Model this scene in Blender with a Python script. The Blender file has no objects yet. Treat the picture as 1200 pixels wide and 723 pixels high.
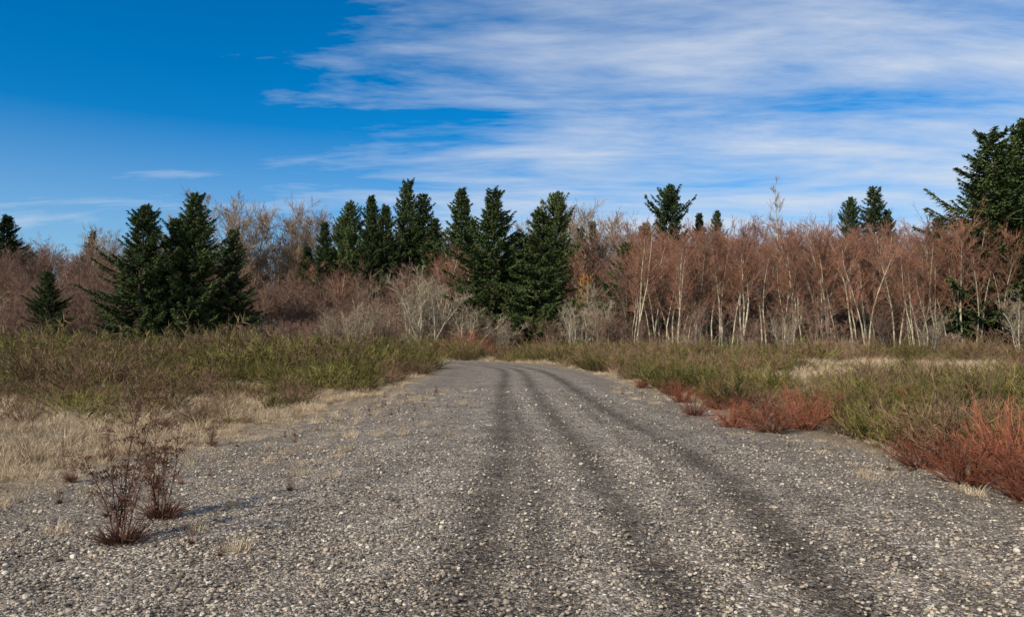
import bpy, math, random
import bmesh
import numpy as np
from mathutils import Vector

random.seed(7)
RNG = np.random.default_rng(7)
scene = bpy.context.scene
scene.view_settings.view_transform = 'Standard'
scene.view_settings.look = 'None'
scene.view_settings.exposure = 0

# ------------------------------------------------------------------ materials
def nodes_of(mat):
    mat.use_nodes = True
    nt = mat.node_tree
    nt.nodes.clear()
    return nt, nt.nodes, nt.links

def mat_veg(name, c1, c2, rough=0.85, dark=0.55):
    m = bpy.data.materials.new(name)
    nt, N, L = nodes_of(m)
    out = N.new('ShaderNodeOutputMaterial')
    b = N.new('ShaderNodeBsdfPrincipled')
    b.inputs['Roughness'].default_value = rough
    b.inputs['Specular IOR Level'].default_value = 0.15
    at = N.new('ShaderNodeAttribute'); at.attribute_name = 'v'
    oi = N.new('ShaderNodeObjectInfo')
    ma = N.new('ShaderNodeMath'); ma.operation = 'MULTIPLY'; ma.inputs[1].default_value = 0.55
    mb_ = N.new('ShaderNodeMath'); mb_.operation = 'MULTIPLY_ADD'; mb_.inputs[1].default_value = 0.45
    L.new(at.outputs['Fac'], ma.inputs[0])
    L.new(oi.outputs['Random'], mb_.inputs[0]); L.new(ma.outputs[0], mb_.inputs[2])
    mix = N.new('ShaderNodeMix'); mix.data_type = 'RGBA'
    mix.inputs[6].default_value = (*c1, 1); mix.inputs[7].default_value = (*c2, 1)
    L.new(mb_.outputs[0], mix.inputs[0])
    mr = N.new('ShaderNodeMapRange'); mr.inputs['To Min'].default_value = 1.0 - dark * 0.5; mr.inputs['To Max'].default_value = 1.0 + dark * 0.5
    ms = N.new('ShaderNodeMath'); ms.operation = 'MULTIPLY'; ms.inputs[1].default_value = 7.31
    fr = N.new('ShaderNodeMath'); fr.operation = 'FRACT'
    L.new(oi.outputs['Random'], ms.inputs[0]); L.new(ms.outputs[0], fr.inputs[0]); L.new(fr.outputs[0], mr.inputs['Value'])
    vm = N.new('ShaderNodeVectorMath'); vm.operation = 'SCALE'
    L.new(mix.outputs[2], vm.inputs[0]); L.new(mr.outputs[0], vm.inputs['Scale'])
    L.new(vm.outputs[0], b.inputs['Base Color'])
    L.new(b.outputs[0], out.inputs[0])
    return m

def mat_bark(name, c1, c2, scale=3.0):
    m = bpy.data.materials.new(name)
    nt, N, L = nodes_of(m)
    out = N.new('ShaderNodeOutputMaterial')
    b = N.new('ShaderNodeBsdfPrincipled'); b.inputs['Roughness'].default_value = 0.9
    b.inputs['Specular IOR Level'].default_value = 0.1
    tc = N.new('ShaderNodeTexCoord')
    mp = N.new('ShaderNodeMapping'); mp.inputs['Scale'].default_value = (2, 2, 1)
    nz = N.new('ShaderNodeTexNoise'); nz.inputs['Scale'].default_value = scale; nz.inputs['Detail'].default_value = 4
    cr = N.new('ShaderNodeValToRGB')
    cr.color_ramp.elements[0].position = 0.35; cr.color_ramp.elements[0].color = (*c1, 1)
    cr.color_ramp.elements[1].position = 0.62; cr.color_ramp.elements[1].color = (*c2, 1)
    L.new(tc.outputs['Object'], mp.inputs[0]); L.new(mp.outputs[0], nz.inputs['Vector'])
    L.new(nz.outputs[0], cr.inputs[0]); L.new(cr.outputs[0], b.inputs['Base Color'])
    L.new(b.outputs[0], out.inputs[0])
    return m

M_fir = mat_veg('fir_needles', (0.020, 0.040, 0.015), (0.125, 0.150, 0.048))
M_firbark = mat_bark('fir_bark', (0.05, 0.035, 0.028), (0.14, 0.11, 0.09))
M_alderbark = mat_bark('alder_bark', (0.25, 0.20, 0.13), (0.56, 0.48, 0.34))
M_aldertwig = mat_veg('alder_twigs', (0.160, 0.070, 0.043), (0.36, 0.165, 0.100))
M_mauvebark = mat_bark('thicket_bark', (0.13, 0.090, 0.066), (0.32, 0.245, 0.18))
M_mauvetwig = mat_veg('thicket_twigs', (0.130, 0.072, 0.050), (0.30, 0.175, 0.120))
M_greybark = mat_bark('lichen_bark', (0.24, 0.20, 0.14), (0.54, 0.48, 0.35))
M_greytwig = mat_veg('lichen_twigs', (0.22, 0.162, 0.105), (0.43, 0.34, 0.225))
M_tantwig = mat_veg('tan_twigs', (0.25, 0.155, 0.09), (0.44, 0.31, 0.19))
M_broom = mat_veg('broom_green', (0.044, 0.046, 0.012), (0.215, 0.190, 0.042), dark=1.0)
M_broomdry = mat_veg('broom_dry', (0.10, 0.058, 0.032), (0.30, 0.185, 0.10), dark=0.9)
M_red = mat_veg('red_stems', (0.115, 0.035, 0.023), (0.34, 0.120, 0.060))
M_straw = mat_veg('straw', (0.31, 0.21, 0.12), (0.66, 0.51, 0.33))
M_weed = mat_veg('dead_weed', (0.10, 0.045, 0.030), (0.24, 0.12, 0.075))
M_rust = mat_veg('rust_leaves', (0.30, 0.13, 0.03), (0.48, 0.24, 0.06))

# ------------------------------------------------------------------ mesh builder
class MB:
    def __init__(s):
        s.V = []; s.n = 0; s.T = []; s.Q = []; s.tm = []; s.qm = []; s.tv = []; s.qv = []
    def tris(s, P, mat, val):
        P = np.asarray(P, float); k = len(P)
        if k == 0: return
        s.V.append(P.reshape(-1, 3)); s.T.append(s.n + np.arange(3 * k).reshape(k, 3)); s.n += 3 * k
        s.tm.append(np.full(k, mat)); s.tv.append(np.broadcast_to(val, (k,)).astype(float))
    def quads(s, P, mat, val):
        P = np.asarray(P, float); k = len(P)
        if k == 0: return
        s.V.append(P.reshape(-1, 3)); s.Q.append(s.n + np.arange(4 * k).reshape(k, 4)); s.n += 4 * k
        s.qm.append(np.full(k, mat)); s.qv.append(np.broadcast_to(val, (k,)).astype(float))
    def grid(s, V, F, mat, val):
        s.V.append(V); s.Q.append(F + s.n); s.n += len(V)
        s.qm.append(np.full(len(F), mat)); s.qv.append(np.broadcast_to(val, (len(F),)).astype(float))
    def build(s, name, mats, smooth=False):
        V = np.concatenate(s.V)
        T = np.concatenate(s.T) if s.T else np.zeros((0, 3), int)
        Q = np.concatenate(s.Q) if s.Q else np.zeros((0, 4), int)
        me = bpy.data.meshes.new(name)
        me.vertices.add(len(V)); me.vertices.foreach_set('co', V.astype(np.float32).ravel())
        loops = np.concatenate([T.ravel(), Q.ravel()]).astype(np.int32)
        me.loops.add(len(loops)); me.loops.foreach_set('vertex_index', loops)
        starts = np.concatenate([np.arange(len(T)) * 3, len(T) * 3 + np.arange(len(Q)) * 4]).astype(np.int32)
        me.polygons.add(len(starts)); me.polygons.foreach_set('loop_start', starts)
        mi = np.concatenate([*(s.tm), *(s.qm)]).astype(np.int32)
        me.polygons.foreach_set('material_index', mi)
        me.update(calc_edges=True)
        a = me.attributes.new('v', 'FLOAT', 'FACE')
        a.data.foreach_set('value', np.concatenate([*(s.tv), *(s.qv)]).astype(np.float32))
        for m in mats: me.materials.append(m)
        if smooth: me.polygons.foreach_set('use_smooth', np.ones(len(starts), bool))
        me.validate()
        return me

def norm(v):
    return v / (np.linalg.norm(v, axis=-1, keepdims=True) + 1e-9)

def tube(mb, pts, rad, sides, mat, val=0.5):
    pts = np.asarray(pts, float); k = len(pts)
    t = norm(np.gradient(pts, axis=0))
    ref = np.array([0.31, 0.92, 0.13])
    a = norm(np.cross(t, ref)); b = np.cross(t, a)
    ang = np.arange(sides) / sides * 2 * np.pi
    ring = a[:, None, :] * np.cos(ang)[None, :, None] + b[:, None, :] * np.sin(ang)[None, :, None]
    V = (pts[:, None, :] + ring * np.asarray(rad)[:, None, None]).reshape(-1, 3)
    i = np.arange(k - 1)[:, None] * sides; j = np.arange(sides)[None, :]; jn = (j + 1) % sides
    F = np.stack([i + j, i + jn, i + sides + jn, i + sides + j], -1).reshape(-1, 4)
    mb.grid(V, F, mat, val)

def blades(mb, P, D, L, W, mat, rng, val=None):
    n = len(P)
    s = norm(np.cross(D, rng.normal(size=(n, 3))))
    L = np.broadcast_to(L, (n,))[:, None]; W = np.broadcast_to(W, (n,))[:, None]
    mb.tris(np.stack([P - s * W / 2, P + s * W / 2, P + D * L], 1), mat, rng.random(n) if val is None else val)

def strips(mb, P, Q, W0, W1, mat, rng, val=None, flat=False):
    n = len(P)
    D = Q - P
    if flat:
        s = norm(np.cross(D, np.array([0, 0, 1.0]) + 0.7 * rng.normal(size=(n, 3))))
    else:
        s = norm(np.cross(D, rng.normal(size=(n, 3))))
    W0 = np.broadcast_to(W0, (n,))[:, None]; W1 = np.broadcast_to(W1, (n,))[:, None]
    mb.quads(np.stack([P - s * W0 / 2, P + s * W0 / 2, Q + s * W1 / 2, Q - s * W1 / 2], 1), mat, rng.random(n) if val is None else val)

# ------------------------------------------------------------------ plants
def path(p0, d, length, k, rng, wander=0.05, up=0.0):
    pts = [np.array(p0, float)]; d = norm(np.array(d, float))
    for i in range(k - 1):
        d = norm(d + rng.normal(size=3) * wander + np.array([0, 0, up]))
        pts.append(pts[-1] + d * length / (k - 1))
    return np.array(pts)

def interp(pts, t):
    k = len(pts) - 1
    f = min(max(t, 0), 0.9999) * k; i = int(f); f -= i
    return pts[i] * (1 - f) + pts[i + 1] * f, norm(pts[i + 1] - pts[i])

def bare_tree(name, seed, H, mats, nstem=1, r=0.12, lean=(0.02, 0.08), nb=30, bl=0.28, crown0=0.3,
              elev=(0.5, 1.0), nsub=8, ntw=9, twL=0.5, twW=0.018, base_r=0.1, bsides=3, jit=0.33, taper=0.8, wander=None, round_=False):
    rng = np.random.default_rng(seed)
    mb = MB(); SP = []; SD = []; SL = []
    if wander is None: wander = 0.06 if nstem <= 3 else 0.10
    for st in range(nstem):
        az = rng.random() * 6.283; ln = rng.uniform(*lean)
        base = np.array([math.cos(az) * base_r * (nstem > 1), math.sin(az) * base_r * (nstem > 1), -0.15])
        hh = H * (1 if st == 0 else rng.uniform(0.65, 1.0))
        top = hh * (0.90 if round_ else 1.0)
        pts = path(base, (math.cos(az) * ln, math.sin(az) * ln, 1), top, 8, rng, wander, 0.05)
        t = np.linspace(0, 1, 8)
        tube(mb, pts, r * (1 - t) ** 0.8 * (hh / H) + 0.012, 5, 0)
        for b in range(nb):
            tt = crown0 + (1 - crown0) * rng.random() ** 0.85
            p, dd = interp(pts, tt)
            a2 = rng.random() * 6.283; e = rng.uniform(*elev)
            d = norm(np.array([math.cos(a2) * math.cos(e), math.sin(a2) * math.cos(e), math.sin(e)]) + dd * 0.25)
            if round_:
                q = (tt - crown0) / (1 - crown0)
                Lb = bl * hh * (0.55 + 0.75 * math.sin(math.pi * min(1, 0.15 + q * 0.8))) * rng.uniform(0.45, 1.15)
            else:
                Lb = bl * hh * (1.12 - tt * taper) * rng.uniform(0.5, 1.2)
            bp = path(p, d, Lb, 4, rng, 0.16, 0.10)
            rb = max(0.010, r * 0.28 * (1 - tt * 0.7))
            tube(mb, bp, [rb, rb * .75, rb * .5, rb * .2 + .003], bsides, 0)
            for s_ in range(nsub):
                s0 = rng.uniform(0.12, 1.0)
                q, qd = interp(bp, s0)
                sd = norm(qd * 0.9 + rng.normal(size=3) * 0.5 + np.array([0, 0, 0.28]))
                SP.append(q); SD.append(sd); SL.append(Lb * rng.uniform(0.25, 0.55))
    SP = np.array(SP); SD = np.array(SD); SL = np.array(SL)
    strips(mb, SP, SP + SD * SL[:, None], twW * 1.5, twW * 0.8, 1, rng)
    P = np.repeat(SP, ntw, 0); D = np.repeat(SD, ntw, 0); Ls = np.repeat(SL, ntw)
    u = rng.random(len(P))
    P = P + D * (Ls * u)[:, None]
    D2 = norm(D + rng.normal(size=D.shape) * jit + np.array([0, 0, 0.2]))
    blades(mb, P, D2, twL * rng.uniform(0.4, 1.3, len(P)), twW, 1, rng)
    return mb.build(name, mats)

def fir_tree(name, seed, H, R, low=0.06, dens=1.0, ragged=0.25, power=0.9, droop=0.0):
    rng = np.random.default_rng(seed)
    mb = MB()
    pts = path((0, 0, -0.2), (0, 0, 1), H + 0.1, 9, rng, 0.012, 0.02)
    t = np.linspace(0, 1, 9)
    tube(mb, pts, H * 0.015 * (1 - t) + 0.02, 7, 1)
    z = low * H
    P = []; Q = []; W = []; V = []
    band = rng.uniform(0.78, 1.2, 16)
    lob = rng.uniform(0.66, 1.25, (16, 7))
    while z < H * 0.985:
        tt = z / H
        bi = int(tt * 16)
        prof = R * (1.03 - tt) ** power * min(1.0, 0.65 + (tt - low) * 2.5) * band[bi]
        nbr = rng.integers(5, 8)
        a0 = rng.random() * 6.28
        for b in range(nbr):
            a = a0 + b * 6.283 / nbr + rng.normal() * 0.3
            Lb = prof * lob[bi, int((a % 6.283) / 6.284 * 7)] * rng.uniform(1 - 2 * ragged, 1.0 + ragged * 0.7) + 0.08
            if rng.random() < 0.05: continue
            e = -0.18 + 0.8 * tt + rng.normal() * 0.14 - droop
            p, _ = interp(pts, z / H)
            d = np.array([math.cos(a) * math.cos(e), math.sin(a) * math.cos(e), math.sin(e)])
            k = 5
            s = np.linspace(0, 1, k)
            bp = p + d * (s * Lb)[:, None] + np.array([0, 0, 1.0]) * ((-0.14 * np.sin(s * np.pi) + 0.12 * s * s) * Lb)[:, None]
            tube(mb, bp, np.linspace(0.035 * (1 - tt) + 0.012, 0.006, k), 3, 1)
            side = np.array([-math.sin(a), math.cos(a), 0])
            n = int((9 + 34 * Lb) * dens)
            clump = rng.random()
            ss = rng.uniform(0.15, 1.0, n) ** 0.75
            f = np.clip(ss, 0, 0.999) * (k - 1); ii = f.astype(int); f = (f - ii)[:, None]
            pp = bp[ii] * (1 - f) + bp[ii + 1] * f
            sg = rng.choice([-1, 1], n)
            out = d[None] * rng.uniform(0.2, 0.9, n)[:, None] + side[None] * (sg * rng.uniform(0.2, 1.0, n))[:, None]
            out = norm(out + np.array([0, 0, 1.0]) * rng.normal(-0.32, 0.40, n)[:, None])
            ln = (0.18 + 0.21 * Lb * (1.1 - ss) * 0.8) * rng.uniform(0.5, 1.35, n)
            P.append(pp); Q.append(pp + out * ln[:, None]); W.append(rng.uniform(0.07, 0.17, n))
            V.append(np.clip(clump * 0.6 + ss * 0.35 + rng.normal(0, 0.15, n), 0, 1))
        z += rng.uniform(0.20, 0.40) * (0.6 + 0.5 * (1 - tt))
    n = 22
    pp = np.tile(pts[-1], (n, 1)) - np.array([0, 0, 1.0]) * rng.uniform(0, 0.9, n)[:, None]
    P.append(pp); Q.append(pp + norm(rng.normal(size=(n, 3)) * 0.6 + np.array([0, 0, 0.7])) * 0.18); W.append(np.full(n, 0.06)); V.append(rng.random(n))
    P = np.concatenate(P); Q = np.concatenate(Q); W = np.concatenate(W); V = np.concatenate(V)
    strips(mb, P, Q, W, W * 0.35, 0, rng, V, flat=True)
    m = rng.random(len(P)) < 0.5
    blades(mb, (P * 0.4 + Q * 0.6)[m], norm((Q - P)[m] + rng.normal(size=(m.sum(), 3)) * 0.35), 0.20, 0.06, 0, rng, V[m])
    return mb.build(name, [M_fir, M_firbark])

def broom(name, seed, mats, nst=34, spread=0.42, ntw=26, twL=0.26, twW=0.011, jit=0.55, k0=0.2):
    rng = np.random.default_rng(seed)
    mb = MB(); P = []; D = []
    for s_ in range(nst):
        a = rng.random() * 6.283; r0 = rng.random() ** 0.6
        ln = r0 * spread * 1.6
        L = rng.uniform(0.45, 1.02) * (1.05 - 0.3 * r0)
        pts = path((math.cos(a) * r0 * 0.12, math.sin(a) * r0 * 0.12, -0.03), (math.cos(a) * ln, math.sin(a) * ln, 1), L, 5, rng, 0.18, 0.01)
        tube(mb, pts, [0.010, 0.008, 0.006, 0.004, 0.002], 3, 1, rng.random())
        for q in range(ntw):
            p, dd = interp(pts, rng.uniform(k0, 1.0))
            P.append(p); D.append(dd)
    P = np.array(P); D = np.array(D)
    D = norm(D + rng.normal(size=D.shape) * jit + np.array([0, 0, 0.10]))
    blades(mb, P, D, twL * rng.uniform(0.4, 1.3, len(P)), twW, 0, rng)
    return mb.build(name, mats)

def grass(name, seed, mats, n=55, h=0.35, rad=0.16, w=0.007, lay=0.5):
    rng = np.random.default_rng(seed)
    mb = MB()
    a = rng.random(n) * 6.283; r = rng.random(n) ** 0.5 * rad
    P = np.stack([np.cos(a) * r, np.sin(a) * r, np.full(n, -0.01)], 1)
    ln = rng.uniform(0.1, lay, n) + 0.2 * r / rad
    a2 = a + rng.normal(size=n) * 0.7
    D = norm(np.stack([np.cos(a2) * ln, np.sin(a2) * ln, np.ones(n)], 1))
    L = h * rng.uniform(0.45, 1.1, n)
    mid = P + D * (L * 0.6)[:, None]
    D2 = norm(D + np.stack([np.cos(a2), np.sin(a2), np.full(n, -0.3)], 1) * rng.uniform(0.1, 0.9, n)[:, None])
    s = norm(np.cross(D, rng.normal(size=(n, 3))))
    v = rng.random(n)
    mb.quads(np.stack([P - s * w / 2, P + s * w / 2, mid + s * w * 0.4, mid - s * w * 0.4], 1), 0, v)
    mb.tris(np.stack([mid - s * w * 0.4, mid + s * w * 0.4, mid + D2 * (L * 0.45)[:, None]], 1), 0, v)
    return mb.build(name, mats)

# ------------------------------------------------------------------ road geometry
Lp = np.array([(-8.5, -14), (-7.6, -6), (-6.7, 2), (-5.8, 8), (-4.75, 13.4), (-3.95, 20), (-3.35, 29), (-3.0, 37), (-3.4, 41.5), (-5.5, 46), (-10, 50), (-20, 54), (-36, 56)], float)
Rp = np.array([(7.0, -14), (6.6, -6), (6.25, 2), (5.85, 8), (5.4, 12), (4.6, 19.3), (3.9, 31), (3.3, 37), (2.4, 42), (0.4, 48), (-4, 53), (-17, 59), (-36, 62)], float)
def catmull(P, n):
    k = len(P); t = np.linspace(0, k - 1.0001, n); i = t.astype(int); f = (t - i)[:, None]
    Pe = np.vstack([2 * P[0] - P[1], P, 2 * P[-1] - P[-2]])
    p0, p1, p2, p3 = Pe[i], Pe[i + 1], Pe[i + 2], Pe[i + 3]
    return 0.5 * ((2 * p1) + (-p0 + p2) * f + (2 * p0 - 5 * p1 + 4 * p2 - p3) * f ** 2 + (-p0 + 3 * p1 - 3 * p2 + p3) * f ** 3)
NR = 620
LE = catmull(Lp, NR); RE = catmull(Rp, NR)
CE = (LE + RE) / 2; HW = np.linalg.norm(RE - LE, axis=1) / 2
def road_sd(x, y):
    x = np.atleast_1d(x); y = np.atleast_1d(y)
    out = np.empty(len(x))
    for c in range(0, len(x), 4000):
        dx = x[c:c + 4000, None] - CE[None, ::3, 0]; dy = y[c:c + 4000, None] - CE[None, ::3, 1]
        d = np.sqrt(dx * dx + dy * dy) - HW[None, ::3]
        out[c:c + 4000] = d.min(1)
    return out

def sstep(a, b, x):
    t = np.clip((x - a) / (b - a), 0, 1); return t * t * (3 - 2 * t)
def wob(x, y):
    return (np.sin(x * 0.31 + 1.3) * np.cos(y * 0.27 + 0.4) + 0.6 * np.sin(x * 0.83 + y * 0.51) + 0.4 * np.sin(x * 1.9 - y * 1.3 + 2)) / 2
def ground_z(x, y, sd=None):
    if sd is None: sd = road_sd(x, y)
    m = sstep(0.3, 3.0, sd)
    z = m * (0.07 * wob(x, y) - 0.10 * np.exp(-((sd - 2.5) / 1.5) ** 2) * 0.8)
    rise = sstep(76, 190, np.sqrt(x * x * 0.6 + y * y)) * 11.0
    return z + rise * (y > 0) + 0.0
def gz(x, y):
    return float(ground_z(np.array([float(x)]), np.array([float(y)]))[0])

def axis(segs):
    out = [segs[0][0]]
    for a, b, st in segs:
        out.extend(list(np.linspace(a, b, max(2, int(round((b - a) / st)) + 1))[1:]))
    return np.array(out)
gx = axis([(-2500, -300, 220), (-300, -70, 8), (-70, -16, 1.2), (-16, 14, 0.35), (14, 70, 1.2), (70, 300, 8), (300, 2500, 220)])
gy = axis([(-2000, -100, 190), (-100, -10, 8), (-10, 45, 0.45), (45, 110, 1.3), (110, 300, 8), (300, 2500, 220)])
X, Y = np.meshgrid(gx, gy)
sd = road_sd(X.ravel(), Y.ravel())
Z = ground_z(X.ravel(), Y.ravel(), sd)
V = np.stack([X.ravel(), Y.ravel(), Z], 1)
nx, ny = len(gx), len(gy)
i = (np.arange(ny - 1)[:, None] * nx + np.arange(nx - 1)[None]).ravel()
F = np.stack([i, i + 1, i + nx + 1, i + nx], 1)
mb = MB(); mb.grid(V, F, 0, 0.5)

def gravel_nodes(N, L, coord):
    def stones(scale, stops, rnd=1.0):
        v = N.new('ShaderNodeTexVoronoi'); v.inputs['Scale'].default_value = scale; v.inputs['Randomness'].default_value = rnd
        L.new(coord, v.inputs['Vector'])
        sp = N.new('ShaderNodeSeparateColor'); L.new(v.outputs['Color'], sp.inputs[0])
        cr = N.new('ShaderNodeValToRGB'); L.new(sp.outputs[0], cr.inputs[0])
        els = cr.color_ramp.elements
        els[0].position = stops[0][0]; els[0].color = (*stops[0][1], 1)
        els[1].position = stops[-1][0]; els[1].color = (*stops[-1][1], 1)
        for p, c in stops[1:-1]:
            e = els.new(p); e.color = (*c, 1)
        mr = N.new('ShaderNodeMapRange'); mr.inputs['From Min'].default_value = 0.25; mr.inputs['From Max'].default_value = 0.75
        mr.inputs['To Min'].default_value = 1.0; mr.inputs['To Max'].default_value = 0.0
        L.new(v.outputs['Distance'], mr.inputs['Value'])
        return cr.outputs[0], mr.outputs[0]
    st = [(0.0, (0.08, 0.061, 0.045)), (0.35, (0.275, 0.215, 0.158)), (0.7, (0.47, 0.372, 0.275)), (0.93, (0.64, 0.525, 0.40)), (1.0, (0.80, 0.71, 0.58))]
    c1, h1 = stones(27, st); c2, h2 = stones(62, st)
    nz = N.new('ShaderNodeTexNoise'); nz.inputs['Scale'].default_value = 12; nz.inputs['Detail'].default_value = 3
    L.new(coord, nz.inputs['Vector'])
    mr = N.new('ShaderNodeMapRange'); mr.inputs['From Min'].default_value = 0.42; mr.inputs['From Max'].default_value = 0.58
    L.new(nz.outputs[0], mr.inputs['Value'])
    mc = N.new('ShaderNodeMix'); mc.data_type = 'RGBA'; L.new(mr.outputs[0], mc.inputs[0]); L.new(c1, mc.inputs[6]); L.new(c2, mc.inputs[7])
    mh = N.new('ShaderNodeMix'); mh.data_type = 'FLOAT'; L.new(mr.outputs[0], mh.inputs[0]); L.new(h1, mh.inputs[2]); L.new(h2, mh.inputs[3])
    return mc.outputs[2], mh.outputs[0]

def mulcol(N, L, col, fac_socket):
    vm = N.new('ShaderNodeVectorMath'); vm.operation = 'SCALE'
    L.new(col, vm.inputs[0]); L.new(fac_socket, vm.inputs['Scale']); return vm.outputs[0]
def mixcol(N, L, fac, a, b):
    m = N.new('ShaderNodeMix'); m.data_type = 'RGBA'
    if isinstance(fac, (int, float)): m.inputs[0].default_value = fac
    else: L.new(fac, m.inputs[0])
    for k, v in ((6, a), (7, b)):
        if isinstance(v, tuple): m.inputs[k].default_value = (*v, 1)
        else: L.new(v, m.inputs[k])
    return m.outputs[2]
def noise(N, L, coord, scale, detail=5, rough=0.6):
    n = N.new('ShaderNodeTexNoise'); n.inputs['Scale'].default_value = scale; n.inputs['Detail'].default_value = detail; n.inputs['Roughness'].default_value = rough
    L.new(coord, n.inputs['Vector']); return n.outputs[0]
def mrange(N, L, v, a, b, c=0.0, d=1.0):
    m = N.new('ShaderNodeMapRange'); m.inputs['From Min'].default_value = a; m.inputs['From Max'].default_value = b
    m.inputs['To Min'].default_value = c; m.inputs['To Max'].default_value = d
    L.new(v, m.inputs['Value']); return m.outputs[0]
def mth(N, L, op, a, b=None, clamp=False):
    m = N.new('ShaderNodeMath'); m.operation = op; m.use_clamp = clamp
    for k, v in ((0, a), (1, b)):
        if v is None: continue
        if isinstance(v, (int, float)): m.inputs[k].default_value = v
        else: L.new(v, m.inputs[k])
    return m.outputs[0]

# ground material
Mg = bpy.data.materials.new('field_ground'); nt, N, L = nodes_of(Mg)
out = N.new('ShaderNodeOutputMaterial'); b = N.new('ShaderNodeBsdfPrincipled'); b.inputs['Roughness'].default_value = 0.95; b.inputs['Specular IOR Level'].default_value = 0.1
tc = N.new('ShaderNodeTexCoord'); co = tc.outputs['Object']
n1 = noise(N, L, co, 0.35, 6); n2 = noise(N, L, co, 3.0, 6, 0.7); n3 = noise(N, L, co, 40, 4, 0.7)
straw = mixcol(N, L, mrange(N, L, n3, 0.3, 0.7), (0.20, 0.14, 0.08), (0.50, 0.38, 0.25))
soil = mixcol(N, L, mrange(N, L, n3, 0.3, 0.7), (0.08, 0.06, 0.04), (0.20, 0.155, 0.105))
c = mixcol(N, L, mrange(N, L, n2, 0.45, 0.62), straw, soil)
c = mixcol(N, L, mth(N, L, 'MULTIPLY', mrange(N, L, n1, 0.45, 0.65), 0.5), c, (0.16, 0.12, 0.065))
gc, gh = gravel_nodes(N, L, co)
at = N.new('ShaderNodeAttribute'); at.attribute_name = 'rd'
e = mth(N, L, 'ADD', at.outputs['Fac'], mrange(N, L, n2, 0.3, 0.7, -0.45, 0.45))
e = mrange(N, L, e, 0.35, 0.65)
gcd = mulcol(N, L, gc, mrange(N, L, n2, 0.3, 0.7, 0.45, 0.9))
c = mixcol(N, L, e, c, gcd)
fo = N.new('ShaderNodeAttribute'); fo.attribute_name = 'forest'
c = mixcol(N, L, fo.outputs['Fac'], c, (0.14, 0.095, 0.066))
bp = N.new('ShaderNodeBump'); bp.inputs['Strength'].default_value = 0.7; bp.inputs['Distance'].default_value = 0.03
L.new(mth(N, L, 'ADD', n3, gh), bp.inputs['Height']); L.new(bp.outputs[0], b.inputs['Normal'])
L.new(c, b.inputs['Base Color']); L.new(b.outputs[0], out.inputs[0])
me = mb.build('ground', [Mg], smooth=True)
a = me.attributes.new('rd', 'FLOAT', 'POINT'); a.data.foreach_set('value', (np.exp(-np.clip(sd, 0, None) / 0.6)).astype(np.float32))
a = me.attributes.new('forest', 'FLOAT', 'POINT'); a.data.foreach_set('value', sstep(60, 78, np.sqrt(V[:, 0] ** 2 + V[:, 1] ** 2)).astype(np.float32))
def link(o): scene.collection.objects.link(o); return o
link(bpy.data.objects.new('ground', me))

# road sheet
NC = 170
u = np.linspace(0, 1, NC)
jl = RNG.normal(size=NR); jr = RNG.normal(size=NR)
ker = np.array([1, 2, 3, 2, 1]) / 9
def wavy(j, y):
    return np.convolve(j, ker, 'same') * 0.14 + 0.16 * np.sin(y * 1.7) * np.sin(y * 0.53 + 1)
dirv = norm(RE - LE)
LE2 = LE + dirv * wavy(jl, LE[:, 1])[:, None]; RE2 = RE + dirv * wavy(jr, RE[:, 1] + 7)[:, None]
PX = LE2[:, None, :] * (1 - u)[None, :, None] + RE2[:, None, :] * u[None, :, None]
width = 2 * HW
def smooth_interp(v, ys, us):
    k = np.interp(v, ys, us)
    ker = np.hanning(61); ker /= ker.sum()
    kp = np.pad(k, 30, mode='edge')
    return np.convolve(kp, ker, 'valid')
def trk(ys, us, wd, depth, y0=-99, y1=99):
    rows_y = np.maximum.accumulate(CE[:, 1])
    uc = smooth_interp(rows_y, ys, us)
    tgt = LE[:, 0] + uc * (RE[:, 0] - LE[:, 0]); tgy = LE[:, 1] + uc * (RE[:, 1] - LE[:, 1])
    sgn = np.sqrt((PX[..., 0] - tgt[:, None]) ** 2 + (PX[..., 1] - tgy[:, None]) ** 2)
    return depth * np.exp(-(sgn / wd) ** 1.8) * (sstep(y0, y0 + 3, rows_y) * (1 - sstep(y1 - 8, y1, rows_y)))[:, None]
T = np.zeros((NR, NC))
for args in [
    ([0, 5, 10, 15.8, 25, 60], [.490, .483, .468, .444, .42, .42], 0.28, 1.0),
    ([0, 5, 10, 15.8, 25, 60], [.534, .530, .514, .484, .44, .43], 0.19, 0.8, -99, 28),
    ([0, 5, 8.3, 15.8, 25, 60], [.62, .612, .60, .572, .56, .55], 0.25, 0.95),
    ([0, 5, 8.3, 11.6, 19.3, 29, 60], [.66, .695, .735, .752, .74, .75, .75], 0.29, 1.1),
    ([0, 5, 8.3, 11.6, 19.3, 29, 60], [.59, .645, .67, .685, .68, .67, .67], 0.16, 0.55, 6, 30),
    ([0, 5, 8.3, 11.6, 19.3, 29, 60], [.74, .775, .80, .81, .80, .80, .80], 0.17, 0.45, -99, 26),
    ([0, 5, 12, 60], [.30, .31, .33, .30], 0.35, 0.22, -99, 30),
    ([0, 5, 12, 60], [.90, .90, .90, .90], 0.35, 0.3, -99, 34),
]:
    T = np.maximum(T, trk(*args))
eu = np.minimum(u, 1 - u)[None] * width[:, None]
crown = 0.006 + 0.05 * sstep(0, 2.5, eu)
loose = 0.012 * (np.sin(PX[..., 0] * 5.1 + np.sin(PX[..., 1] * 1.3)) * np.sin(PX[..., 1] * 3.1)) * sstep(0.2, 1, eu)
Zr = crown + loose * 0.5 - 0.028 * T * sstep(0.3, 1, eu)
Vr = np.concatenate([PX, Zr[..., None]], -1).reshape(-1, 3)
i = (np.arange(NR - 1)[:, None] * NC + np.arange(NC - 1)[None]).ravel()
Fr = np.stack([i, i + 1, i + NC + 1, i + NC], 1)
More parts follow.
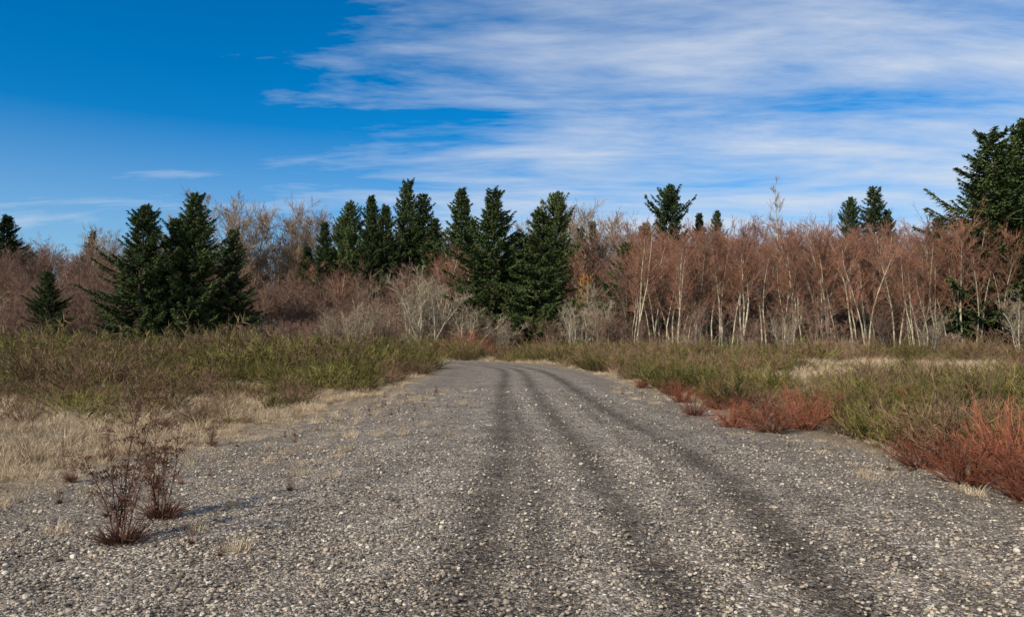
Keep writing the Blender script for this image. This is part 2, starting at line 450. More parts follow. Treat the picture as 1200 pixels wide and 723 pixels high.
mb = MB(); mb.grid(Vr, Fr, 0, 0.5)
Mr = bpy.data.materials.new('gravel'); nt, N, L = nodes_of(Mr)
out = N.new('ShaderNodeOutputMaterial'); b = N.new('ShaderNodeBsdfPrincipled'); b.inputs['Roughness'].default_value = 0.9; b.inputs['Specular IOR Level'].default_value = 0.2
tc = N.new('ShaderNodeTexCoord'); co = tc.outputs['Object']
gc, gh = gravel_nodes(N, L, co)
gc = mulcol(N, L, gc, mrange(N, L, gh, 0.0, 0.6, 0.30, 1.1))
n2 = noise(N, L, co, 1.3, 6, 0.65); n1 = noise(N, L, co, 7, 5, 0.7); n0 = noise(N, L, co, 0.45, 4, 0.6)
gc = mulcol(N, L, gc, mrange(N, L, n2, 0.3, 0.7, 0.68, 1.25))
gc = mulcol(N, L, gc, mrange(N, L, n1, 0.35, 0.65, 0.78, 1.15))
ta = N.new('ShaderNodeAttribute'); ta.attribute_name = 'track'
ed = N.new('ShaderNodeAttribute'); ed.attribute_name = 'edge'
tf = mth(N, L, 'MULTIPLY', ta.outputs['Fac'], mrange(N, L, n1, 0.36, 0.60, 0.35, 1.08))
tf = mth(N, L, 'MULTIPLY', tf, mrange(N, L, n0, 0.3, 0.65, 0.7, 1.1), True)
dkv = N.new('ShaderNodeVectorMath'); dkv.operation = 'MULTIPLY'; dkv.inputs[1].default_value = (1.10, 0.97, 0.86)
L.new(mulcol(N, L, gc, mrange(N, L, n1, 0.3, 0.7, 0.17, 0.38)), dkv.inputs[0])
c = mixcol(N, L, tf, gc, dkv.outputs[0])
br = mixcol(N, L, mrange(N, L, n1, 0.3, 0.7), (0.10, 0.072, 0.048), (0.22, 0.165, 0.115))
ef = mth(N, L, 'MULTIPLY', ed.outputs['Fac'], mrange(N, L, n1, 0.38, 0.6))
c = mixcol(N, L, mth(N, L, 'MULTIPLY', ef, 0.85), c, br)
bp = N.new('ShaderNodeBump'); bp.inputs['Strength'].default_value = 0.9; bp.inputs['Distance'].default_value = 0.025
L.new(gh, bp.inputs['Height']); L.new(bp.outputs[0], b.inputs['Normal'])
L.new(c, b.inputs['Base Color']); L.new(b.outputs[0], out.inputs[0])
me = mb.build('gravel_road', [Mr], smooth=True)
a = me.attributes.new('track', 'FLOAT', 'POINT'); a.data.foreach_set('value', T.astype(np.float32).ravel())
edl = (u * 1.0)[None] * width[:, None]
edge_v = np.maximum(1 - sstep(0.0, 1.3, eu), (1 - sstep(0.3, 3.4, edl)) * 0.8)
a = me.attributes.new('edge', 'FLOAT', 'POINT'); a.data.foreach_set('value', edge_v.astype(np.float32).ravel())
link(bpy.data.objects.new('gravel_road', me))

# ------------------------------------------------------------------ instancing helper
def scatter(name, meshes, pts, rotz, scl, idx, tilt=None):
    col = bpy.data.collections.new(name + '_source')
    for k, m in enumerate(meshes):
        col.objects.link(bpy.data.objects.new('%s_piece_%s' % (name, 'abcdefghijkl'[k]), m))
    me = bpy.data.meshes.new(name)
    pts = np.asarray(pts, float); n = len(pts)
    me.vertices.add(n); me.vertices.foreach_set('co', pts.astype(np.float32).ravel())
    rot = np.zeros((n, 3)); rot[:, 2] = rotz
    if tilt is not None: rot[:, :2] = tilt
    s = np.asarray(scl, float)
    if s.ndim == 1: s = np.repeat(s[:, None], 3, 1)
    a = me.attributes.new('rot', 'FLOAT_VECTOR', 'POINT'); a.data.foreach_set('vector', rot.astype(np.float32).ravel())
    a = me.attributes.new('scl', 'FLOAT_VECTOR', 'POINT'); a.data.foreach_set('vector', s.astype(np.float32).ravel())
    a = me.attributes.new('idx', 'INT', 'POINT'); a.data.foreach_set('value', np.asarray(idx).astype(np.int32))
    o = link(bpy.data.objects.new(name, me))
    ng = bpy.data.node_groups.new(name + '_nodes', 'GeometryNodeTree')
    ng.interface.new_socket('Geometry', in_out='INPUT', socket_type='NodeSocketGeometry')
    ng.interface.new_socket('Geometry', in_out='OUTPUT', socket_type='NodeSocketGeometry')
    N = ng.nodes; L = ng.links
    gi = N.new('NodeGroupInput'); go = N.new('NodeGroupOutput')
    ci = N.new('GeometryNodeCollectionInfo'); ci.inputs['Collection'].default_value = col
    ci.inputs['Separate Children'].default_value = True; ci.inputs['Reset Children'].default_value = True
    ip = N.new('GeometryNodeInstanceOnPoints'); ip.inputs['Pick Instance'].default_value = True
    def na(nm, ty):
        x = N.new('GeometryNodeInputNamedAttribute'); x.data_type = ty; x.inputs['Name'].default_value = nm
        return x.outputs['Attribute']
    er = N.new('FunctionNodeEulerToRotation')
    L.new(na('rot', 'FLOAT_VECTOR'), er.inputs[0]); L.new(er.outputs[0], ip.inputs['Rotation'])
    L.new(na('scl', 'FLOAT_VECTOR'), ip.inputs['Scale']); L.new(na('idx', 'INT'), ip.inputs['Instance Index'])
    L.new(gi.outputs[0], ip.inputs['Points']); L.new(ci.outputs[0], ip.inputs['Instance']); L.new(ip.outputs[0], go.inputs[0])
    md = o.modifiers.new('scatter', 'NODES'); md.node_group = ng
    return o

# ------------------------------------------------------------------ pebbles
Mp = bpy.data.materials.new('pebble_stone'); nt, N, L = nodes_of(Mp)
out = N.new('ShaderNodeOutputMaterial'); b = N.new('ShaderNodeBsdfPrincipled'); b.inputs['Roughness'].default_value = 0.8; b.inputs['Specular IOR Level'].default_value = 0.25
oi = N.new('ShaderNodeObjectInfo'); cr = N.new('ShaderNodeValToRGB'); L.new(oi.outputs['Random'], cr.inputs[0])
els = cr.color_ramp.elements
els[0].color = (0.06, 0.048, 0.040, 1); els[1].color = (0.72, 0.64, 0.52, 1)
for p, c in [(0.3, (0.165, 0.132, 0.104)), (0.55, (0.33, 0.258, 0.19)), (0.75, (0.45, 0.345, 0.24)), (0.94, (0.56, 0.46, 0.345))]:
    els.new(p).color = (*c, 1)
tc = N.new('ShaderNodeTexCoord'); nn = noise(N, L, tc.outputs['Object'], 2.0, 4)
L.new(mulcol(N, L, cr.outputs[0], mrange(N, L, nn, 0.3, 0.7, 0.8, 1.15)), b.inputs['Base Color']); L.new(b.outputs[0], out.inputs[0])
def pebble(name, seed):
    r = np.random.default_rng(seed)
    bm = bmesh.new(); bmesh.ops.create_icosphere(bm, subdivisions=2, radius=1)
    ax = r.uniform(0.65, 1.15, 3); ax[2] *= 0.65
    planes = [(Vector(norm(r.normal(size=3))), r.uniform(0.6, 0.9)) for _ in range(7)]
    for v in bm.verts:
        for nrm, d in planes:
            k = v.co.dot(nrm)
            if k > d: v.co -= nrm * (k - d)
        v.co = Vector((v.co.x * ax[0], v.co.y * ax[1], v.co.z * ax[2]))
    me = bpy.data.meshes.new(name); bm.to_mesh(me); bm.free(); me.materials.append(Mp); return me
peb = [pebble('pebble_%d' % k, 50 + k) for k in range(6)]
pp = []
for (y0, y1, n) in [(3.6, 7.5, 26000), (7.5, 13, 24000), (13, 26, 18000)]:
    y = RNG.uniform(y0, y1, n); x = RNG.uniform(-0.78, 0.78, n) * y + RNG.normal(size=n) * 0.3
    pp.append(np.stack([x, y], 1))
pp = np.concatenate(pp)
sdp = road_sd(pp[:, 0], pp[:, 1])
keep = sdp < 0.15 + 0.8 * RNG.random(len(pp)) ** 2
pp = pp[keep]; sdp = sdp[keep]
rowi = np.array([np.argmin(abs(CE[:430, 1] - y)) for y in pp[:, 1]])
uu = (pp[:, 0] - LE[rowi, 0]) / (RE[rowi, 0] - LE[rowi, 0])
tv = T[rowi, np.clip((uu * (NC - 1)).astype(int), 0, NC - 1)]
keep = RNG.random(len(pp)) > tv * 0.84
pp = pp[keep]; sdp = sdp[keep]
n = len(pp)
zz = np.where(sdp < 0, 0.006 + 0.05 * sstep(0, 2.5, -sdp), 0.0)
sz = 0.006 + 0.015 * RNG.random(n) ** 2.2 + (RNG.random(n) < 0.03) * 0.014
sz *= 1 + np.clip((pp[:, 1] - 10) / 25, 0, 0.5)
scatter('loose_gravel', peb, np.stack([pp[:, 0], pp[:, 1], zz + sz * 0.2], 1), RNG.random(n) * 6.28, sz, RNG.integers(0, 6, n), RNG.normal(size=(n, 2)) * 0.3)

# ------------------------------------------------------------------ dry grass
gm = [grass('dry_grass_a', 1, [M_straw], 60, 0.30), grass('dry_grass_b', 2, [M_straw], 45, 0.20, 0.2, 0.006, 1.0),
      grass('dry_grass_c', 3, [M_straw], 70, 0.42, 0.14, 0.007, 0.35), grass('dry_grass_d', 4, [M_straw], 60, 0.14, 0.26, 0.007, 1.8), grass('dry_grass_e', 5, [M_weed], 40, 0.26, 0.16, 0.006, 0.8)]
def nz2(x, y, s, o=0.0):
    return (np.sin(x * s + 1.7 * np.sin(y * s * 0.7 + o) + o) + np.sin(y * s * 1.31 + 1.3 * np.sin(x * s * 0.9 + 2 + o)) ) / 2
G = []
def sample(n, x0, x1, y0, y1):
    return RNG.uniform(x0, x1, n), RNG.uniform(y0, y1, n)
x, y = sample(24000, -26, -2, 6, 34); G.append((x, y, 0.85))
x, y = sample(9000, 3, 22, 6, 32); G.append((x, y, 0.8))
x, y = sample(11000, 3, 42, 28, 60); G.append((x, y, 1.3))
x, y = sample(2500, -14, 14, 48, 75); G.append((x, y, 1.6))
gx_, gy_, gs_ = [], [], []
for x, y, s in G:
    m = np.abs(x) < y * 0.76 + 2
    x, y = x[m], y[m]
    sdd = road_sd(x, y)
    cover = nz2(x, y, 0.9, 0.5) * 0.5 + 0.5
    m = (sdd > 0.1) & (RNG.random(len(x)) < np.clip(0.10 + 1.0 * cover, 0, 1)) & (RNG.random(len(x)) < sstep(-0.2, 1.6, sdd) + 0.10)
    gx_.append(x[m]); gy_.append(y[m]); gs_.append(np.full(m.sum(), s))
x = np.concatenate(gx_); y = np.concatenate(gy_); s = np.concatenate(gs_)
n = len(x); sdd = road_sd(x, y)
idx = RNG.choice([0, 1, 2, 3, 4], n, p=[0.17, 0.30, 0.07, 0.38, 0.08])
idx = np.where((nz2(x, y, 0.45, 2.0) > 0.35) & (idx == 3), 0, idx)
scl = s * RNG.uniform(0.6, 1.25, n) * (0.55 + 0.45 * sstep(0, 3, sdd))
scatter('dry_grass', gm, np.stack([x, y, ground_z(x, y, sdd)], 1), RNG.random(n) * 6.28, scl, idx)

# ------------------------------------------------------------------ scotch broom shrubs
bm_ = [broom('broom_a', 11, [M_broom, M_broomdry], 34, 0.75, 32, 0.13, 0.011), broom('broom_b', 12, [M_broom, M_broomdry], 28, 0.95, 32, 0.12, 0.011),
       broom('broom_c', 13, [M_broom, M_broomdry], 36, 0.6, 32, 0.14, 0.011), broom('broom_dry_a', 14, [M_broomdry, M_broomdry], 26, 0.8, 20, 0.16),
       broom('broom_dry_b', 15, [M_broomdry, M_mauvetwig], 22, 0.7, 18, 0.20), broom('broom_mixed', 16, [M_broom, M_broomdry], 30, 0.8, 16, 0.15, 0.011)]
bx, by, bs, bi = [], [], [], []
def add_broom(n, x0, x1, y0, y1, cond, h0, h1, pdry, grade=None):
    x, y = sample(n, x0, x1, y0, y1)
    m = (np.abs(x) < y * 0.8 + 3); x, y = x[m], y[m]
    sdd = road_sd(x, y); m = cond(x, y, sdd); x, y, sdd = x[m], y[m], sdd[m]
    k = len(x); bx.append(x); by.append(y)
    g = 1.0 if grade is None else grade(x, y, sdd)
    bs.append(RNG.uniform(h0, h1, k) * (1 + 0.34 * nz2(x, y, 0.6)) * g)
    dry = RNG.random(k) < pdry + 0.50 * nz2(x, y, 0.45, 3)
    gi_ = np.array([0, 1, 2, 5])[RNG.integers(0, 4, k)]
    bi.append(np.where(dry, RNG.integers(3, 5, k), gi_))
add_broom(2600, -48, -3, 20.0, 62, lambda x, y, s: (s > 1.0) & (y > 21.0 + 1.5 * np.sin(x * 0.6) + np.clip(x + 12, 0, 9) * 0.30) & (nz2(x, y, 0.85, 5.0) > -0.72), 1.1, 2.55, 0.34,
          lambda x, y, s: np.clip(0.50 + (y - 21) / 36, 0.50, 1.05) * np.clip(0.55 + s * 0.12, 0, 1))
add_broom(90, -22, -6, 16, 24, lambda x, y, s: (s > 2.0), 0.4, 0.9, 0.7)
add_broom(1150, 4, 34, 9.5, 25, lambda x, y, s: (s > 1.2) & (nz2(x, y, 0.7, 1.0) > -0.6), 0.8, 1.4, 0.28)
add_broom(800, 3, 24, 24, 48, lambda x, y, s: (s > 0.8) & (x < 0.35 * y + 1.5 * np.sin(y * .7)) & (nz2(x, y, 0.5, 4.0) > -0.4), 0.85, 1.5, 0.38)
add_broom(650, 8, 42, 24, 60, lambda x, y, s: (s > 0.8) & (nz2(x, y, 0.4, 1.0) > 0.05), 0.6, 1.25, 0.5)
add_broom(300, 5, 45, 50, 62, lambda x, y, s: (s > 0.8), 1.0, 2.2, 0.7)
add_broom(240, -8, 12, 50, 74, lambda x, y, s: (s > 1.5), 0.9, 1.9, 0.6)
x = np.concatenate(bx); y = np.concatenate(by); s = np.concatenate(bs); bi = np.concatenate(bi); n = len(x)
wsc = np.maximum(s, 0.9) * 1.1
scatter('scotch_broom_shrubs', bm_, np.stack([x, y, ground_z(x, y)], 1), RNG.random(n) * 6.28, np.stack([wsc, wsc, s], 1), bi)

# ------------------------------------------------------------------ red-stemmed shrubs
rm = [broom('red_shrub_a', 21, [M_red, M_red], 64, 0.65, 28, 0.17, 0.0065, 0.42), broom('red_shrub_b', 22, [M_red, M_weed], 58, 0.85, 28, 0.16, 0.0065, 0.45)]
reds = [(4.65, 15.8, .9), (5.25, 15.1, 1.2), (6.1, 15.5, 1.1), (5.6, 16.6, 1.3), (6.9, 16.6, 1.1), (4.4, 18.0, .7), (6.05, 9.9, 1.1), (6.7, 9.3, 1.35), (7.1, 10.6, 1.3), (7.9, 10.0, 1.5), (6.15, 8.9, 1.0),
        (6.4, 8.2, 1.2), (7.2, 8.6, 1.35), (6.9, 12.0, 1.1), (8.6, 11.4, 1.3), (6.05, 11.1, .95), (8.2, 9.2, 1.45), (7.6, 7.8, 1.3), (6.35, 7.5, 1.05), (9.3, 12.4, 1.2), (8.9, 10.5, 1.4), (7.8, 13.2, 1.0), (4.9, 21.5, .85), (5.1, 23.8, .85), (4.7, 27, .7), (5.9, 21.9, 1.0), (6.5, 23, .9), (5.4, 19.6, .9),
        (10.0, 18.5, 1.0), (12.5, 21, 1.0), (29.5, 42, 1.7), (31.5, 43, 1.8), (33, 41, 1.6), (30, 39, 1.4), (34.5, 42, 1.7), (11.5, 15.5, 1.0), (-2.6, 60, 2.4), (-4.4, 60, 2.8), (-3.5, 62, 3.0)]
for k, (x, y, s) in enumerate(reds):
    o = link(bpy.data.objects.new('red_osier_shrub', rm[k % 2]))
    o.location = (x, y, gz(x, y)); o.scale = (s * 1.05, s * 1.05, s * (0.80 + 0.1 * (k % 3))); o.rotation_euler[2] = k * 1.9

# ------------------------------------------------------------------ dead weed, foreground left
def dead_weed(name, seed, H=1.15, nst=7):
    rng = np.random.default_rng(seed); mb = MB()
    for s_ in range(nst):
        a = rng.random() * 6.28; ln = rng.uniform(0.03, 0.30)
        hh = H * rng.uniform(0.45, 1.0) if s_ else H
        pts = path((math.cos(a) * .04, math.sin(a) * .04, -0.03), (math.cos(a) * ln, math.sin(a) * ln, 1), hh, 8, rng, 0.07, 0.01)
        tube(mb, pts, np.linspace(0.006, 0.0025, 8), 4, 0, 0.4)
        for q in range(10):
            tt = rng.uniform(0.2, 1.0) if q else 1.0
            p, dd = interp(pts, tt)
            d = norm(dd + rng.normal(size=3) * 0.5 * (tt < 1) + np.array([0, 0, 0.2]))
            Lq = rng.uniform(0.08, 0.24) * (1.2 - tt * 0.5)
            sp = path(p, d, Lq, 4, rng, 0.12, 0.08)
            tube(mb, sp, np.linspace(0.003, 0.0016, 4), 3, 0, 0.4)
            if tt > 0.65:
                k = 14
                tips = sp[-1] + np.stack([rng.normal(size=k) * 0.032, rng.normal(size=k) * 0.032, np.abs(rng.normal(size=k)) * 0.010 + 0.03], 1)
                strips(mb, np.tile(sp[-1], (k, 1)), tips, 0.002, 0.002, 0, rng)
                for tp in tips:
                    bl = 4
                    blades(mb, np.tile(tp, (bl, 1)) + rng.normal(size=(bl, 3)) * 0.003, norm(rng.normal(size=(bl, 3)) + np.array([0, 0, 0.5])), 0.013, 0.010, 1, rng)
            else:
                k = 9
                blades(mb, np.tile(sp[2], (k, 1)) + rng.normal(size=(k, 3)) * 0.02, norm(rng.normal(size=(k, 3)) + np.array([0, 0, -0.2])), 0.06, 0.010, 1, rng)
    n = 320
    a = rng.random(n) * 6.28; r = rng.random(n) * 0.12
    P = np.stack([np.cos(a) * r, np.sin(a) * r, rng.random(n) * 0.08], 1)
    D = norm(np.stack([np.cos(a) * 0.8, np.sin(a) * 0.8, rng.uniform(0.1, 1.6, n)], 1))
    blades(mb, P, D, rng.uniform(0.08, 0.26, n), 0.010, 0, rng)
    return mb.build(name, [M_weed, M_weed])
w1 = dead_weed('dead_weed_a', 31, 1.15, 8); w2 = dead_weed('dead_weed_b', 32, 0.8, 5)
for k, (x, y, s, m) in enumerate([(-3.62, 6.95, 1.15, w1), (-3.70, 7.9, 1.15, w1), (-6.3, 11.6, 0.7, w2), (-5.3, 13.2, .5, w1), (-5.9, 10.0, .5, w2)]):
    o = link(bpy.data.objects.new('dead_tansy_plant', m))
    o.location = (x, y, 0.01); o.scale = (s, s, s); o.rotation_euler[2] = k * 2.1 + 2.4
x, y = sample(1300, -7.5, -1.2, 4.5, 26)
sdd = road_sd(x, y); m = (sdd < 0.2) & (sdd > -3.4) & (RNG.random(len(x)) < np.exp((sdd) / 1.4) + 0.04) & (np.abs(x) < y * .74)
x, y, sdd = x[m], y[m], sdd[m]
x = np.append(x, [-2.55, -2.45, -2.62, -2.3, -2.5]); y = np.append(y, [6.55, 6.7, 6.75, 6.62, 6.6])
x2, y2 = sample(300, 3, 8, 5, 28); s2 = road_sd(x2, y2); m = (s2 < 0.1) & (s2 > -0.9)
x = np.append(x, x2[m]); y = np.append(y, y2[m]); n = len(x)
sc = RNG.uniform(0.25, 0.7, n)
wd = np.arange(n) % 7 == 0
scatter('gravel_sprigs', [gm[0], gm[1], gm[3], w2], np.stack([x, y, 0.006 + 0.05 * sstep(0, 2.5, -road_sd(x, y))], 1), RNG.random(n) * 6.28, sc * np.where(wd, 0.35, 1), np.where(wd, 3, RNG.integers(0, 3, n)))

# ------------------------------------------------------------------ fir trees
firs = [fir_tree('fir_a', 41, 17, 5.4, 0.04, 1.0, 0.27, 0.80), fir_tree('fir_b', 42, 18, 5.0, 0.06, 1.0, 0.25, 0.88), fir_tree('fir_c', 43, 20, 4.6, 0.05, 1.0, 0.32, 0.80, 0.1),
        fir_tree('fir_d', 44, 16, 5.4, 0.08, 0.95, 0.34, 0.70), fir_tree('fir_e', 45, 21, 6.2, 0.05, 1.0, 0.3, 0.82, 0.05), fir_tree('fir_f', 46, 18, 5.0, 0.10, 0.95, 0.36, 0.76, 0.1)]
FH = [17, 18, 20, 16, 21, 18]; FR = [3.85, 3.45, 3.1, 4.0, 4.3, 3.65]
fl = [
    (-75, 110, 19.5, 4.5, 1), (-67, 118, 18.5, 2.6, 2), (-46.8, 75, 8.3, 2.2, 0), (-37.4, 75, 15.0, 4.4, 0), (-33.4, 78, 16.9, 4.5, 4), (-30.2, 80, 13.3, 2.9, 5), (-35.4, 78, 14.2, 4.2, 3),
    (-24.5, 98, 16.8, 3.2, 1), (-21.8, 100, 19.8, 4.0, 0), (-20.0, 104, 21.5, 4.0, 1), (-28, 102, 14, 2.8, 2), (-18.6, 96, 16.0, 3.6, 5), (-23.4, 103, 18.2, 3.4, 3),
    (-16.6, 98, 19.0, 3.8, 1), (-14.4, 101, 23.0, 4.8, 4), (-12.2, 102, 21.4, 4.4, 5), (-10.4, 99, 17.4, 3.8, 2), (-6.6, 95, 20.8, 4.6, 1), (-4.9, 98, 16.8, 3.6, 0),
    (-2.1, 80, 17.6, 5.4, 4), (2.9, 76, 14.8, 4.6, 5), (5.3, 92, 19.6, 4.0, 3), (0.4, 84, 13.5, 4.0, 0), (12.6, 112, 19.0, 3.6, 1), (11.8, 76, 11.4, 3.6, 3), (9.6, 104, 17.0, 2.8, 2),
    (23.7, 112, 24.4, 5.4, 3), (20.2, 114, 19.0, 3.6, 0), (29.2, 114, 20.6, 3.2, 1), (31.8, 115, 21.2, 3.2, 5), (53.8, 118, 23.8, 3.6, 0), (57.3, 117, 25.4, 4.8, 5), (60.0, 119, 21.9, 3.6, 1),
    (56.5, 98, 17.5, 3.0, 2), (43.0, 66, 20.2, 6.0, 4), (46.2, 67, 21.6, 5.8, 0), (50.5, 73, 20.5, 5.2, 1), (44.6, 62, 12.5, 4.6, 3), (41.2, 64, 12.0, 3.8, 5)]
for k, (x, y, h, r, v) in enumerate(fl):
    o = link(bpy.data.objects.new('fir_tree', firs[v]))
    o.location = (x, y, gz(x, y))
    h2 = h - o.location.z
    o.scale = (r / FR[v], r / FR[v], h2 / FH[v]); o.rotation_euler[2] = k * 2.37

# ------------------------------------------------------------------ bare trees
alders = [bare_tree('alder_%d' % k, 60 + k, 12, [M_alderbark, M_aldertwig], nstem=[2, 3, 2, 1][k], r=0.08, nb=[28, 20, 26, 48][k], bl=0.17, crown0=[0.36, 0.42, 0.32, 0.30][k], elev=(0.2, 1.05), nsub=7, ntw=8, twL=0.46, twW=0.018, lean=[(.01, .07), (.03, .13), (.03, .12), (.0, .05)][k], jit=0.42, base_r=0.5, wander=0.07, round_=True) for k in range(4)]
mauve = [bare_tree('thicket_%d' % k, 70 + k, 6, [M_mauvebark, M_mauvetwig], nstem=7, r=0.045, lean=(0.1, 0.45), nb=10, bl=0.28, crown0=0.22, elev=(0.3, 1.1), nsub=6, ntw=7, twL=0.40, twW=0.018, base_r=0.4, jit=0.4, round_=True) for k in range(4)]
grey = [bare_tree('lichen_shrub_%d' % k, 80 + k, 6, [M_greybark, M_greytwig], nstem=8, r=0.06, lean=(0.15, 0.6), nb=11, bl=0.26, crown0=0.28, elev=(0.3, 1.1), nsub=6, ntw=6, twL=0.33, twW=0.021, base_r=0.4, jit=0.45, round_=True) for k in range(3)]
tan = [bare_tree('maple_%d' % k, 90 + k, 16, [M_greybark, M_tantwig], nstem=4, r=0.17, lean=(0.08, 0.40), nb=34, bl=0.19, crown0=0.28, elev=(0.0, 1.0), nsub=8, ntw=9, twL=0.5, twW=0.027, base_r=0.3, jit=0.45, round_=True) for k in range(2)]
brown = [bare_tree('brown_tree_%d' % k, 95 + k, 12, [M_mauvebark, M_mauvetwig], nstem=[2, 3, 1][k], r=0.08, lean=(0.04, 0.20), nb=[28, 19, 46][k], bl=0.18, crown0=0.22, elev=(0.2, 1.0), nsub=7, ntw=8, twL=0.46, twW=0.019, base_r=0.2, jit=0.42, round_=True) for k in range(3)]

def front(x):
    return np.interp(x, [-80, -50, -30, -18, -8, 4, 9, 14, 30, 50, 80], [84, 74, 80, 76, 72, 74, 70, 66, 62, 62, 70])
def jgrid(x0, x1, y0, y1, st):
    gx, gy = np.meshgrid(np.arange(x0, x1, st), np.arange(y0, y1, st))
    gx = gx.ravel() + RNG.uniform(-.5, .5, gx.size) * st; gy = gy.ravel() + RNG.uniform(-.5, .5, gy.size) * st
    return gx, gy
x, y = jgrid(-110, 100, 60, 140, 3.0)
m = (np.abs(x) < 0.72 * y + 6) & (y > front(x) + 1.5); x, y = x[m], y[m]
dd = y - front(x)
right = x / y > 0.12 + 0.03 * RNG.normal(size=len(x))
mid = (~right) & (x / y > -0.16)
left = ~right & ~mid
keep = (right & (dd < 40)) | ((~right) & (dd > 9) & (dd < 46))
x, y, dd, right, mid, left = [q[keep] for q in (x, y, dd, right, mid, left)]
n = len(x)
kind = np.where(right, 0, 1)
sw = RNG.random(n); kind = np.where(mid & (sw < 0.5), 0, kind); kind = np.where(right & (sw < 0.25), 1, kind)
kind = np.where(left & (sw < 0.15), 0, kind)
h = np.where(right, 12.0 + np.clip(dd, 0, 40) * 0.05, np.where(mid, 9.8 + np.clip(dd, 0, 40) * 0.09, 8.0 + np.clip(dd, 0, 45) * 0.09)) * RNG.uniform(0.76, 1.12, n) * (1 + 0.12 * nz2(x, y * 0.3, 0.35, 1.0))
z = ground_z(x, y)
idx = np.where(kind == 0, RNG.integers(0, 4, n), RNG.integers(4, 7, n))
s = h / 12
scatter('distant_bare_woods', alders + brown, np.stack([x, y, z], 1), RNG.random(n) * 6.28, np.stack([s * 1.15, s * 1.15, s], 1), idx)
print('woods', n)
x, y = jgrid(-100, 80, 55, 110, 2.4)
m = (np.abs(x) < 0.74 * y + 4) & (y > front(x) - 4) ; x, y = x[m], y[m]
dd = y - front(x)
right = x / y > 0.12
keep = np.where(right, (dd < 18) & (RNG.random(len(x)) < 0.9), (dd < 22)); x, y, dd, right = x[keep], y[keep], dd[keep], right[keep]
n = len(x)
h = np.where(right, RNG.uniform(1.5, 4.0, n) + np.clip(dd, 0, 12) * 0.24, 2.9 + np.clip(dd, 0, 20) * 0.2) * RNG.uniform(0.7, 1.3, n)
g = np.where((x / y > -0.26) & (x / y < 0.12), 0.22, np.where(right, 0.22, 0.08))
idx = np.where(RNG.random(n) < g, RNG.integers(4, 7, n), RNG.integers(0, 4, n))
s = h / 6
scatter('bare_thicket', mauve + grey, np.stack([x, y, ground_z(x, y)], 1), RNG.random(n) * 6.28, np.stack([s * 1.25, s * 1.25, s], 1), idx)
print('thicket', n)
for k in range(36):
    x = 11.2 + k * 0.90 + RNG.normal() * 0.6; y = float(front(x)) + RNG.uniform(-1.5, 3.0)
    o = link(bpy.data.objects.new('alder_tree', alders[k % 4])); hh = RNG.uniform(8.2, 13.2) / 12
    o.location = (x, y, gz(x, y)); o.scale = (hh, hh, hh); o.rotation_euler[2] = k * 1.7
me = bare_tree('tall_cottonwood', 130, 20, [M_greybark, M_greytwig], nstem=2, r=0.15, nb=30, bl=0.13, crown0=0.4, elev=(0.4, 1.1), nsub=7, ntw=8, twL=0.45, twW=0.024, lean=(0.0, 0.03), base_r=0.2, taper=0.8, wander=0.03)
o = link(bpy.data.objects.new('cottonwood_tree', me)); o.location = (29.4, 81, gz(29.4, 81)); o.scale = (0.9, 0.9, 0.95)
for k, (x, y, h) in enumerate([(-14.5, 68, 5.0), (-16.8, 69, 4.2), (-8.0, 71, 8.4), (-9.6, 72, 7.8), (-13, 71, 4.8), (5.9, 69, 5.2), (7.6, 69, 5.4), (6.6, 72, 6.8), (40.0, 58, 5.4), (41.5, 59, 5.0), (43.0, 57, 4.8), (-4.2, 69, 5.2), (22, 60, 3.6), (33, 59, 3.8)]):
    o = link(bpy.data.objects.new('lichen_covered_shrub', grey[k % 3])); o.location = (x, y, 0); o.scale = (h / 6, h / 6, h / 6 * 1.05); o.rotation_euler[2] = k * 2.2
for k, (x, y, h) in enumerate([(-35, 102, 20.6), (-38.5, 104, 21.0), (-31.5, 103, 20.0), (-42.5, 108, 19.4), (-57, 112, 18), (-28, 106, 19), (-33, 108, 21), (8.5, 106, 21.0), (11.5, 108, 20.4), (17, 110, 19.4), (-9, 110, 18), (4.5, 108, 19.5), (70, 112, 20), (-62, 110, 17.5)]):
    o = link(bpy.data.objects.new('maple_tree', tan[k % 2])); z = gz(x, y)
    o.location = (x, y, z); o.scale = ((h - z) / 15,) * 3; o.rotation_euler[2] = k * 2.7
me = bare_tree('rust_tree', 111, 8, [M_mauvebark, M_rust], nstem=2, r=0.07, nb=20, bl=0.22, nsub=7, ntw=10, twL=0.3, twW=0.05, round_=True)
o = link(bpy.data.objects.new('rusty_leaved_tree', me)); o.location = (7.0, 76, 0); o.scale = (0.9, 0.9, 1.0)

# ------------------------------------------------------------------ sun and sky
sun_vec = Vector((-0.66, -0.70, 0.0)).normalized()
elev = math.radians(33)
sv = Vector((sun_vec.x * math.cos(elev), sun_vec.y * math.cos(elev), math.sin(elev)))
sl = bpy.data.lights.new('sun', 'SUN'); sl.energy = 5.0; sl.angle = math.radians(0.5); sl.color = (1.0, 0.92, 0.78)
so = link(bpy.data.objects.new('sun', sl)); so.rotation_euler = sv.to_track_quat('Z', 'Y').to_euler(); so.location = (-20, -30, 30)

